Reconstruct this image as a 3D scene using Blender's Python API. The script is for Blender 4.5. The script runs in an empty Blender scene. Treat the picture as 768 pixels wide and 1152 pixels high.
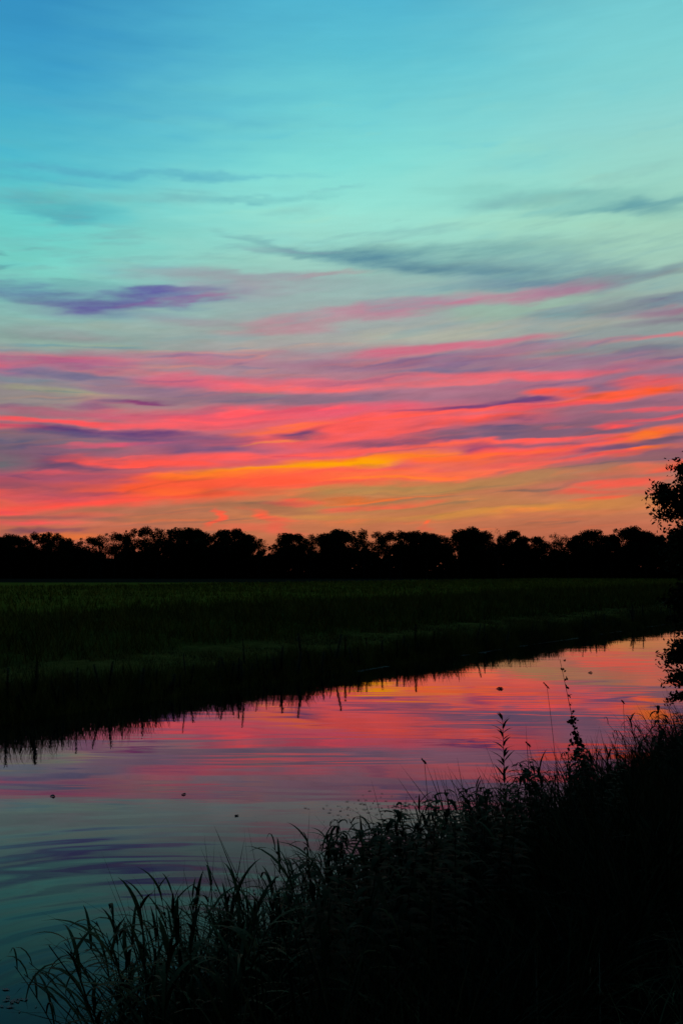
import bpy, math, random
import numpy as np
from mathutils import Vector, Matrix
random.seed(7); rng = np.random.default_rng(11)
R = math.radians
scene = bpy.context.scene
C = scene.collection

# ------------------------------------------------------------------ camera
H = 3.0; PITCH = R(3.86); F = 1000.0            # eye height above the water, focal length in photo pixels
cam = bpy.data.cameras.new("camera"); cam.sensor_fit = 'VERTICAL'; cam.sensor_height = 36
cam.lens = 36 * F / 1152; cam.clip_start = 0.05; cam.clip_end = 6000
co = bpy.data.objects.new("camera", cam); C.objects.link(co)
co.location = (0, 0, H); co.rotation_euler = (math.pi/2 + PITCH, 0, 0); scene.camera = co

def ray(px, py):
    x = (px-384)/F; y = (576-py)/F
    return x, math.cos(PITCH)-y*math.sin(PITCH), math.sin(PITCH)+y*math.cos(PITCH)
def angs(px, py):
    x, y, z = ray(px, py)
    return 1000*math.atan2(x, y), 1000*math.atan2(z, math.hypot(x, y))
def at(px, py, d):                                # point at distance d in front of the viewer
    x, y, z = ray(px, py); return Vector((x/y*d, d, H + z/y*d))
def lin(c):
    return tuple(((v/255)/12.92 if v/255 <= .04045 else (((v/255)+.055)/1.055)**2.4) for v in c)

# the river runs along S, the distance across it is T
SX, SY = 0.6, 0.8
def st(s, t): return s*SX - t*SY, s*SY + t*SX
def tof(x, y): return -x*SY + y*SX
def sof(x, y): return x*SX + y*SY
TP = [(-2000, 1.7), (-60, 1.65), (-8, 1.55), (-1, 1.48), (.6, 1.36), (1.6, 1.08), (2.6, .62), (3.5, .25), (4.2, -.02), (5.2, -.6), (8, -1.1),
      (13, -1.0), (15.4, -.5), (16.2, 0.0), (16.5, .3), (17.1, .5), (20.4, .62), (22, .8), (25, 1.1), (31, 1.28), (60, 1.22), (3000, 1.2)]
def gz(t):
    t = np.asarray(t, float); return np.interp(t, [a for a, b in TP], [b for a, b in TP])

# ------------------------------------------------------------------ helpers
def tag(o, label=None, cat=None, group=None, kind=None):
    if label: o['label'] = label
    if cat: o['category'] = cat
    if group: o['group'] = group
    if kind: o['kind'] = kind
    return o
def mesh_np(name, V, Fq):
    V = np.asarray(V, np.float32).reshape(-1, 3); Fq = np.asarray(Fq, np.int32); n, k = Fq.shape
    me = bpy.data.meshes.new(name); me.vertices.add(len(V)); me.vertices.foreach_set('co', V.ravel())
    me.loops.add(n*k); me.loops.foreach_set('vertex_index', Fq.ravel())
    me.polygons.add(n); me.polygons.foreach_set('loop_start', np.arange(n, dtype=np.int32)*k)
    me.polygons.foreach_set('loop_total', np.full(n, k, np.int32)); me.update(calc_edges=True); me.validate()
    return me
def obj(name, me, mat, parent=None, smooth=False):
    o = bpy.data.objects.new(name, me); C.objects.link(o)
    if mat: me.materials.append(mat)
    if parent: o.parent = parent
    if smooth: me.polygons.foreach_set('use_smooth', np.ones(len(me.polygons), bool))
    return o
def empty(name, loc, rz=0):
    o = bpy.data.objects.new(name, None); C.objects.link(o); o.location = loc; o.rotation_euler = (0, 0, rz); o.empty_display_size = .2; return o
def dup(root, loc, rz=0, sc=1.0, tilt=(0, 0)):
    r = root.copy(); C.objects.link(r); r.location = loc; r.rotation_euler = (tilt[0], tilt[1], rz)
    r.scale = (sc, sc, sc) if not hasattr(sc, '__len__') else sc
    for ch in list(root.children):
        c = ch.copy(); C.objects.link(c); c.parent = r
    return r
class Acc:                                       # collects quads
    def __init__(s): s.v = []; s.f = []; s.n = 0
    def add(s, V, Fq):
        V = np.asarray(V, float).reshape(-1, 3); s.v.append(V); s.f.append(np.asarray(Fq)+s.n); s.n += len(V); return s
    def mesh(s, name): return mesh_np(name, np.concatenate(s.v), np.concatenate(s.f))

def tube(pts, rad, k=5):
    pts = [Vector(p) for p in pts]; V = []; Fq = []
    for i, p in enumerate(pts):
        d = (pts[min(i+1, len(pts)-1)]-pts[max(i-1, 0)]).normalized()
        a = d.orthogonal().normalized() if abs(d.z) < .9 else Vector((1, 0, 0)).cross(d).normalized(); b = d.cross(a)
        r = rad[i] if hasattr(rad, '__len__') else rad
        for j in range(k):
            w = 2*math.pi*j/k; V.append(p + (a*math.cos(w)+b*math.sin(w))*r)
    for i in range(len(pts)-1):
        for j in range(k):
            Fq.append((i*k+j, i*k+(j+1) % k, (i+1)*k+(j+1) % k, (i+1)*k+j))
    return np.array([tuple(v) for v in V]), np.array(Fq)

def blades(P, h, az, lean, droop, w, segs=4, wprof=None, faceaz=None):
    """ribbons growing from P: h length, lean = angle off vertical at the root, droop = extra angle gained to the tip"""
    P = np.asarray(P, float); n = len(P)
    h, az, lean, droop, w = [np.broadcast_to(np.asarray(q, float), (n,)) for q in (h, az, lean, droop, w)]
    if wprof is None: wprof = [.8, 1, .85, .6, .06] if segs == 4 else list(np.linspace(1, .06, segs+1))
    pos = P.copy(); ang = lean.copy(); out = []
    fa = az+math.pi/2 if faceaz is None else faceaz
    side = np.stack([np.cos(fa), np.sin(fa), np.zeros(n)], 1)
    for i in range(segs+1):
        hw = (w*wprof[i]*.5)[:, None]*side
        out.append(pos-hw); out.append(pos+hw)
        if i < segs:
            ang = ang + droop/segs
            step = (h/segs)[:, None]
            pos = pos + step*np.stack([np.sin(ang)*np.cos(az), np.sin(ang)*np.sin(az), np.cos(ang)], 1)
    V = np.stack(out, 1).reshape(-1, 3)
    base = np.arange(n)[:, None, None]*(2*(segs+1))
    q = np.array([[2*i, 2*i+1, 2*i+3, 2*i+2] for i in range(segs)])[None]
    return V, (base+q).reshape(-1, 4)

def leaves(P, size, asp=1.8, up=0.0):
    """randomly turned leaf-shaped quads around the points P"""
    P = np.asarray(P, float); n = len(P); size = np.broadcast_to(np.asarray(size, float), (n,))[:, None]
    a = rng.normal(size=(n, 3)); a[:, 2] += up; a /= np.linalg.norm(a, axis=1)[:, None]
    b = rng.normal(size=(n, 3)); b -= (a*b).sum(1)[:, None]*a; b /= np.linalg.norm(b, axis=1)[:, None]
    V = np.stack([P-a*size*.5, P+b*size*.5/asp-a*size*.05, P+a*size*.5, P-b*size*.5/asp-a*size*.05], 1).reshape(-1, 3)
    return V, np.arange(n*4).reshape(n, 4)

# ------------------------------------------------------------------ materials
def mat_simple(name, c1, c2, scale=1.0, rough=.8, spec=.15, detail=4, coord='Object', objvar=0.0):
    m = bpy.data.materials.new(name); m.use_nodes = True; nt = m.node_tree; b = nt.nodes['Principled BSDF']
    tc = nt.nodes.new('ShaderNodeTexCoord'); no = nt.nodes.new('ShaderNodeTexNoise'); no.inputs['Scale'].default_value = scale; no.inputs['Detail'].default_value = detail
    nt.links.new(tc.outputs[coord], no.inputs['Vector'])
    mr = nt.nodes.new('ShaderNodeMapRange'); mr.inputs[1].default_value = .32; mr.inputs[2].default_value = .68; nt.links.new(no.outputs['Fac'], mr.inputs[0])
    mx = nt.nodes.new('ShaderNodeMix'); mx.data_type = 'RGBA'; mx.inputs[6].default_value = (*c1, 1); mx.inputs[7].default_value = (*c2, 1)
    nt.links.new(mr.outputs[0], mx.inputs[0]); nt.links.new(mx.outputs[2], b.inputs['Base Color'])
    b.inputs['Roughness'].default_value = rough; b.inputs['Specular IOR Level'].default_value = spec
    return m
M = {}
M['tree_leaf'] = mat_simple('far_foliage', (.010, .014, .006), (.022, .028, .010), .6, .9, .02)
M['bark'] = mat_simple('bark', (.012, .010, .008), (.03, .024, .018), 3, .9, .05)
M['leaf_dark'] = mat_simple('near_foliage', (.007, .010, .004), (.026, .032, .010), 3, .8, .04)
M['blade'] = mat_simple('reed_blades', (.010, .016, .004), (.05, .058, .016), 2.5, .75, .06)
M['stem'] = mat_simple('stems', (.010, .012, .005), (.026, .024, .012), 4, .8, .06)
M['seed'] = mat_simple('seed_heads', (.03, .022, .014), (.07, .05, .03), 8, .9, .05)
M['bankgrass'] = mat_simple('bank_grass', (.0035, .005, .0025), (.009, .012, .005), 1.2, .95, .01)
M['trample'] = mat_simple('trampled_grass', (.03, .036, .016), (.12, .125, .05), 1.6, .9, .03)
M['fargrass'] = mat_simple('waterside_grass', (.05, .05, .012), (.14, .13, .022), .9, .9, .03)
M['rough'] = mat_simple('rough_grass', (.045, .046, .008), (.13, .12, .015), .7, .9, .03)
M['mown'] = mat_simple('mown_grass', (.035, .032, .010), (.19, .15, .028), 1.6, .9, .03)
M['meadow'] = mat_simple('meadow_grass', (.07, .075, .010), (.20, .19, .020), .25, .9, .03)
M['weed'] = mat_simple('floating_weed', (.2, .22, .16), (.42, .44, .34), 6, .5, .4)
M['debris'] = mat_simple('wet_leaf', (.01, .008, .006), (.03, .02, .012), 20, .5, .3)
M['field_shade'] = mat_simple('shaded_field', (.012, .012, .008), (.022, .02, .012), .05, 1, .0)  # far field with the shade below the tree row put into its colour

def ground_mat():
    m = bpy.data.materials.new('ground'); m.use_nodes = True; nt = m.node_tree; b = nt.nodes['Principled BSDF']; L = nt.links.new
    g = nt.nodes.new('ShaderNodeNewGeometry')
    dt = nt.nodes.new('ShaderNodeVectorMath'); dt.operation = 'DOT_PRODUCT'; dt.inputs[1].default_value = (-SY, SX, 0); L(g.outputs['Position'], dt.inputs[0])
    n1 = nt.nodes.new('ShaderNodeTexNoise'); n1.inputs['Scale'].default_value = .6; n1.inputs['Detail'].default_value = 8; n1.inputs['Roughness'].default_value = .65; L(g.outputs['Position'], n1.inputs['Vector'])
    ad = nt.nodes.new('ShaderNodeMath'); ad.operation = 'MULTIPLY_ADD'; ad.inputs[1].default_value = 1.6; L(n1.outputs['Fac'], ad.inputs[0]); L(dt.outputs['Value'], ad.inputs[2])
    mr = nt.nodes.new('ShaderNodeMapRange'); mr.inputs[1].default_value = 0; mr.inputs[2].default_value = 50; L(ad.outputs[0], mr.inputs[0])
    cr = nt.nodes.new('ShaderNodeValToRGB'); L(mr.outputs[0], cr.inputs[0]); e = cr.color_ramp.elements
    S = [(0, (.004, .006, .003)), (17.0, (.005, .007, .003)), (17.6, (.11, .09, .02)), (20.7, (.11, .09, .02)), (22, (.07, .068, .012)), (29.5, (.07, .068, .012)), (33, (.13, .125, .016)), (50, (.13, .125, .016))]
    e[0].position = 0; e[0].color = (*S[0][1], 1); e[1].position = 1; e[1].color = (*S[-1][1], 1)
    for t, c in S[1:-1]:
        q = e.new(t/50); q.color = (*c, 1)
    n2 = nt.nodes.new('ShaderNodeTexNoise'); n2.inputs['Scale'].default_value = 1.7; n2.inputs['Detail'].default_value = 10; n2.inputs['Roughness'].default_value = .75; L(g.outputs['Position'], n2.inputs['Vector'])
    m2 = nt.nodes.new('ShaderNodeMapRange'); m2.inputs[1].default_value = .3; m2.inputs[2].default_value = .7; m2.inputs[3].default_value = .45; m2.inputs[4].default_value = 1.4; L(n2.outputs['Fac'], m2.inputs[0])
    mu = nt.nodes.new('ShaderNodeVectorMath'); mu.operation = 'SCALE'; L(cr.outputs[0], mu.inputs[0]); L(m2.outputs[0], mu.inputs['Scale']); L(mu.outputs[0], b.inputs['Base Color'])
    bp = nt.nodes.new('ShaderNodeBump'); bp.inputs['Strength'].default_value = .9; bp.inputs['Distance'].default_value = .15; L(n2.outputs['Fac'], bp.inputs['Height']); L(bp.outputs[0], b.inputs['Normal'])
    b.inputs['Roughness'].default_value = 1; b.inputs['Specular IOR Level'].default_value = 0
    return m
def water_mat():
    m = bpy.data.materials.new('water'); m.use_nodes = True; nt = m.node_tree; L = nt.links.new; nt.nodes.clear(); N = nt.nodes.new
    out = N('ShaderNodeOutputMaterial'); df = N('ShaderNodeBsdfDiffuse'); df.inputs[0].default_value = (.003, .006, .006, 1)
    gl = N('ShaderNodeBsdfAnisotropic') if False else N('ShaderNodeBsdfGlossy'); gl.inputs['Roughness'].default_value = .012; gl.inputs['Color'].default_value = (.93, .93, 1, 1)
    mx = N('ShaderNodeMixShader'); lw = N('ShaderNodeLayerWeight'); lw.inputs['Blend'].default_value = .5
    cr = N('ShaderNodeValToRGB'); e = cr.color_ramp.elements; pts = WREF
    e[0].position, e[0].color = 0, (pts[0][1],)*3+(1,); e[1].position, e[1].color = 1, (pts[-1][1],)*3+(1,)
    for p, v in pts[1:-1]:
        q = e.new(p); q.color = (v, v, v, 1)
    L(lw.outputs['Facing'], cr.inputs[0]); L(cr.outputs[0], mx.inputs[0]); L(df.outputs[0], mx.inputs[1]); L(gl.outputs[0], mx.inputs[2]); L(mx.outputs[0], out.inputs[0])
    g = N('ShaderNodeNewGeometry')
    def noise(sc, rot, detail, scale=1, dist=0):
        mp = N('ShaderNodeMapping'); mp.inputs['Scale'].default_value = sc; mp.inputs['Rotation'].default_value = (0, 0, rot); L(g.outputs['Position'], mp.inputs[0])
        n = N('ShaderNodeTexNoise'); n.inputs['Scale'].default_value = scale; n.inputs['Detail'].default_value = detail; n.inputs['Distortion'].default_value = dist; L(mp.outputs[0], n.inputs['Vector']); return n
    def mul(a, b):
        n = N('ShaderNodeMath'); n.operation = 'MULTIPLY'; L(a, n.inputs[0])
        if isinstance(b, (int, float)): n.inputs[1].default_value = b
        else: L(b, n.inputs[1])
        return n.outputs[0]
    a = noise((.16, .95, 1), R(-8), 2, 1, .4)      # long lazy swell lying across the view
    c = noise((.9, 4.5, 1), R(5), 2, 1, .3)        # finer ripples
    k = noise((.10, .16, 1), 0, 2)                 # where the breeze touches the water
    kr = N('ShaderNodeMapRange'); kr.inputs[1].default_value = .45; kr.inputs[2].default_value = .62; kr.inputs[3].default_value = .15; kr.inputs[4].default_value = 1; L(k.outputs['Fac'], kr.inputs[0])
    # rings spreading from where something touched the water near the lower left
    sub = N('ShaderNodeVectorMath'); sub.operation = 'DISTANCE'; L(g.outputs['Position'], sub.inputs[0]); sub.inputs[1].default_value = RING
    wob = N('ShaderNodeMath'); wob.operation = 'MULTIPLY_ADD'; L(a.outputs['Fac'], wob.inputs[0]); wob.inputs[1].default_value = .8; L(sub.outputs['Value'], wob.inputs[2])
    sn = N('ShaderNodeMath'); sn.operation = 'SINE'; L(mul(wob.outputs[0], 15.0), sn.inputs[0])
    fd = N('ShaderNodeMapRange'); fd.inputs[1].default_value = 1; fd.inputs[2].default_value = 5.5; fd.inputs[3].default_value = 1; fd.inputs[4].default_value = 0; L(sub.outputs['Value'], fd.inputs[0])
    prev = None
    for h, d in ((a.outputs['Fac'], .0052), (mul(c.outputs['Fac'], kr.outputs[0]), .0010), (mul(sn.outputs[0], fd.outputs[0]), .0010)):
        b = N('ShaderNodeBump'); b.inputs['Strength'].default_value = 1; b.inputs['Distance'].default_value = d; L(h, b.inputs['Height'])
        if prev: L(prev.outputs[0], b.inputs['Normal'])
        prev = b
    L(prev.outputs[0], gl.inputs['Normal'])
    return m
RING = (-1.6, 6.2, 0)
WREF = [(0, .015), (.5, .025), (.58, .042), (.64, .078), (.71, .155), (.80, .43), (.88, .74), (.94, .90), (1, .97)]


# ------------------------------------------------------------------ sky
def vnoise(x, y, seed, octaves=3, rough=.5):
    """smooth value noise in -1..1 on numpy arrays"""
    out = np.zeros_like(x); amp = 1.0; tot = 0
    for o in range(octaves):
        g = np.random.default_rng(seed*31+o).uniform(-1, 1, (256, 256)); xs = x*2**o+o*17.3; ys = y*2**o+o*9.1
        xi = np.floor(xs).astype(int); yi = np.floor(ys).astype(int); fx = xs-xi; fy = ys-yi
        fx = fx*fx*fx*(fx*(fx*6-15)+10); fy = fy*fy*fy*(fy*(fy*6-15)+10); a = xi & 255; b = yi & 255; a1 = (a+1) & 255; b1 = (b+1) & 255
        out += amp*((g[a, b]*(1-fx)+g[a1, b]*fx)*(1-fy)+(g[a, b1]*(1-fx)+g[a1, b1]*fx)*fy); tot += amp; amp *= rough
    return out/tot*1.5
def sst(a, b, x):
    t = np.clip((x-a)/(b-a), 0, 1); return t*t*(3-2*t)
def sky_colour(U, V):
    """dusk sky by azimuth and elevation (both in milliradians)"""
    def aniso(sx, sy, rot, seed, oc, rough=.5):
        c, s_ = math.cos(rot), math.sin(rot); return vnoise((U*c+V*s_)/sx+500, (-U*s_+V*c)/sy+500, seed, oc, rough)
    low = 1-sst(200, 420, V)                       # the layered belt near the horizon is finer than the clear sky above
    X = U+aniso(140, 26, R(3), 1, 3)*30+aniso(40, 6, R(3), 2, 2)*12
    Y = V+aniso(170, 24, R(3), 3, 3)*4.5+aniso(60, 11, R(4), 4, 4, .58)*(4.5-2.3*low)+aniso(24, 4.5, R(6), 12, 3, .6)*(1.4-.5*low)
    rows = [0, 60, 120, 180, 240, 300, 340, 380, 420, 450, 480, 510, 540, 565, 590, 640]
    Lc = [(54,146,194),(60,156,199),(71,173,203),(82,187,204),(104,206,202),(120,208,196),(132,186,180),(140,166,158),(148,135,148),(142,134,132),(150,108,124),(130,95,118),(198,82,94),(200,98,88),(195,108,84),(150,75,55)]
    Cc = [(82,180,207),(92,190,209),(112,206,212),(130,220,214),(152,226,212),(155,204,192),(152,174,172),(166,166,162),(172,126,142),(178,114,134),(220,98,112),(226,94,104),(214,104,84),(188,128,80),(198,118,80),(160,84,60)]
    Rc = [(118,202,208),(127,208,209),(142,212,208),(152,213,200),(157,210,190),(158,196,180),(148,164,160),(140,150,150),(152,114,136),(160,104,124),(152,104,120),(166,100,110),(180,114,94),(196,120,80),(190,108,80),(160,84,64)]
    def col(px, cc):
        pts = sorted([(angs(px, y)[1], c) for y, c in zip(rows, cc)]); top = pts[-1][0]
        pts = [(-60, (40, 30, 28))]+pts+[(top+150, (40, 110, 165)), (1500, (18, 52, 100))]
        e = [p for p, c in pts]; return np.stack([np.interp(Y, e, [lin(c)[k] for p, c in pts]) for k in range(3)], -1)
    a, b, c = col(0, Lc), col(384, Cc), col(768, Rc); ul, ur = angs(0, 450)[0], angs(768, 450)[0]
    f1 = sst(ul, 0, X)[..., None]; f2 = sst(0, ur, X)[..., None]
    col_ = (a*(1-f1)+b*f1)*(1-f2)+c*f2
    mod = np.clip(.93+.40*aniso(70, 9, R(5), 5, 5, .66), .25, 1.1)
    for px, py, hl, hh, an, rgb, s_ in BLOBS:
        u, v = angs(px, py); k = 1.85 if hh > 4 else 1.6; w = R(-an); m = (np.abs(X-u) < hl*k+hh*k) & (np.abs(Y-v) < hh*k+hl*k*abs(math.sin(w))+1)
        dx = X[m]-u; dy = Y[m]-v; r = np.hypot((dx*math.cos(w)+dy*math.sin(w))/(hl*k), (-dx*math.sin(w)+dy*math.cos(w))/(hh*k))
        f = np.clip(sst(0, .80, 1-r)*s_*(.74+.26*(py > 385))*mod[m], 0, 1)[:, None]
        col_[m] = col_[m]*(1-f)+np.array(lin(rgb))*f
    q = np.random.default_rng(77)                    # short thin streaks: lit edges and grey-mauve shreds
    for i in range(420):
        py = q.uniform(385, 600) if i < 330 else q.uniform(90, 385); u, v = angs(q.uniform(-120, 890), py); hl = q.uniform(14, 62); hh = q.uniform(.9, 2.6)*(1 if py > 385 else 2)
        w = R(q.normal(4, 2.5)); a_ = q.uniform(.25, 1)*(1 if py > 385 else .28)
        m = (np.abs(X-u) < hl*1.5) & (np.abs(Y-v) < hh*1.5+hl*.25)
        dx = X[m]-u; dy = Y[m]-v; r = np.hypot((dx*math.cos(w)+dy*math.sin(w))/(hl*1.5), (-dx*math.sin(w)+dy*math.cos(w))/(hh*1.5)); f = (sst(0, .8, 1-r)*a_*mod[m])[:, None]
        kk = (.26, .02, -.10) if q.random() < .5 else (-.30, -.13, .03)
        col_[m] = col_[m]*(1+f*np.array(kk))
    fib = aniso(34, 5, R(6), 8, 5, .68); wsp = aniso(90, 16, R(5), 21, 5, .62)
    col_ *= (1+fib*(.008+.07*low)+wsp*(.02+.05*low))[..., None]
    veil = (np.clip(aniso(120, 15, R(6), 33, 5, .62)-.1, 0, 1)*(1-sst(330, 470, V))*sst(210, 290, V)*.6)[..., None]; col_ = col_*(1-veil)+np.array(lin((120, 165, 172)))*veil
    return np.clip(col_, 0, 1.2)
def build_sky():
    w = bpy.data.worlds.new("World"); scene.world = w; w.use_nodes = True; nt = w.node_tree; bg = nt.nodes['Background']
    sky = nt.nodes.new('ShaderNodeTexSky'); sky.sky_type = 'NISHITA'; sky.sun_disc = False; sky.sun_elevation = R(-1.5); sky.sun_rotation = R(4)
    nt.links.new(sky.outputs[0], bg.inputs[0]); bg.inputs[1].default_value = .05
    az = np.concatenate([np.arange(-180, -24, 3.0), np.arange(-24, 24.001, .085), np.arange(27, 180, 3.0), [180]])
    el = np.concatenate([[-6, -3], np.arange(-1, 22, .05), np.arange(22, 36, .14), np.arange(36, 90, 3.0), [89.9]])
    A, E = np.meshgrid(np.radians(az), np.radians(el)); rad = 2600.0
    V = np.stack([np.sin(A)*np.cos(E), np.cos(A)*np.cos(E), np.sin(E)], -1)*rad+np.array([0, 0, H]); n0, n1 = A.shape
    col_ = sky_colour(A*1000, E*1000)
    back = (1-sst(-.35, .5, np.cos(A)*np.cos(E)))[..., None]*.97; side = sst(.5, 1.2, np.abs(A))[..., None]
    col_ = col_*(1-back)+np.array(lin((22, 36, 54)))*back
    i = np.arange(n0*n1).reshape(n0, n1)
    me = mesh_np('sky', V.reshape(-1, 3), np.stack([i[:-1, :-1], i[1:, :-1], i[1:, 1:], i[:-1, 1:]], -1).reshape(-1, 4))
    at_ = me.color_attributes.new('dusk', 'FLOAT_COLOR', 'POINT'); at_.data.foreach_set('color', np.concatenate([col_.reshape(-1, 3), np.ones((n0*n1, 1))], 1).astype(np.float32).ravel())
    m = bpy.data.materials.new('sky'); m.use_nodes = True; nt = m.node_tree; nt.nodes.clear(); L = nt.links.new
    out = nt.nodes.new('ShaderNodeOutputMaterial'); em = nt.nodes.new('ShaderNodeEmission'); ca = nt.nodes.new('ShaderNodeVertexColor'); ca.layer_name = 'dusk'
    g = nt.nodes.new('ShaderNodeNewGeometry'); mp = nt.nodes.new('ShaderNodeMapping'); mp.inputs['Scale'].default_value = (.004, .004, .09); mp.inputs['Rotation'].default_value = (0, R(3), 0); L(g.outputs['Position'], mp.inputs[0])
    no = nt.nodes.new('ShaderNodeTexNoise'); no.inputs['Scale'].default_value = 1; no.inputs['Detail'].default_value = 5; no.inputs['Roughness'].default_value = .65; L(mp.outputs[0], no.inputs['Vector'])
    mr = nt.nodes.new('ShaderNodeMapRange'); mr.inputs[1].default_value = .3; mr.inputs[2].default_value = .7; mr.inputs[3].default_value = .985; mr.inputs[4].default_value = 1.015; L(no.outputs['Fac'], mr.inputs[0])
    sc = nt.nodes.new('ShaderNodeVectorMath'); sc.operation = 'SCALE'; L(ca.outputs[0], sc.inputs[0]); L(mr.outputs[0], sc.inputs['Scale']); L(sc.outputs[0], em.inputs[0]); L(em.outputs[0], out.inputs[0])
    m.cycles.emission_sampling = 'NONE'
    o = obj('sky', me, m, None, True); o['kind'] = 'structure'

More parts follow.
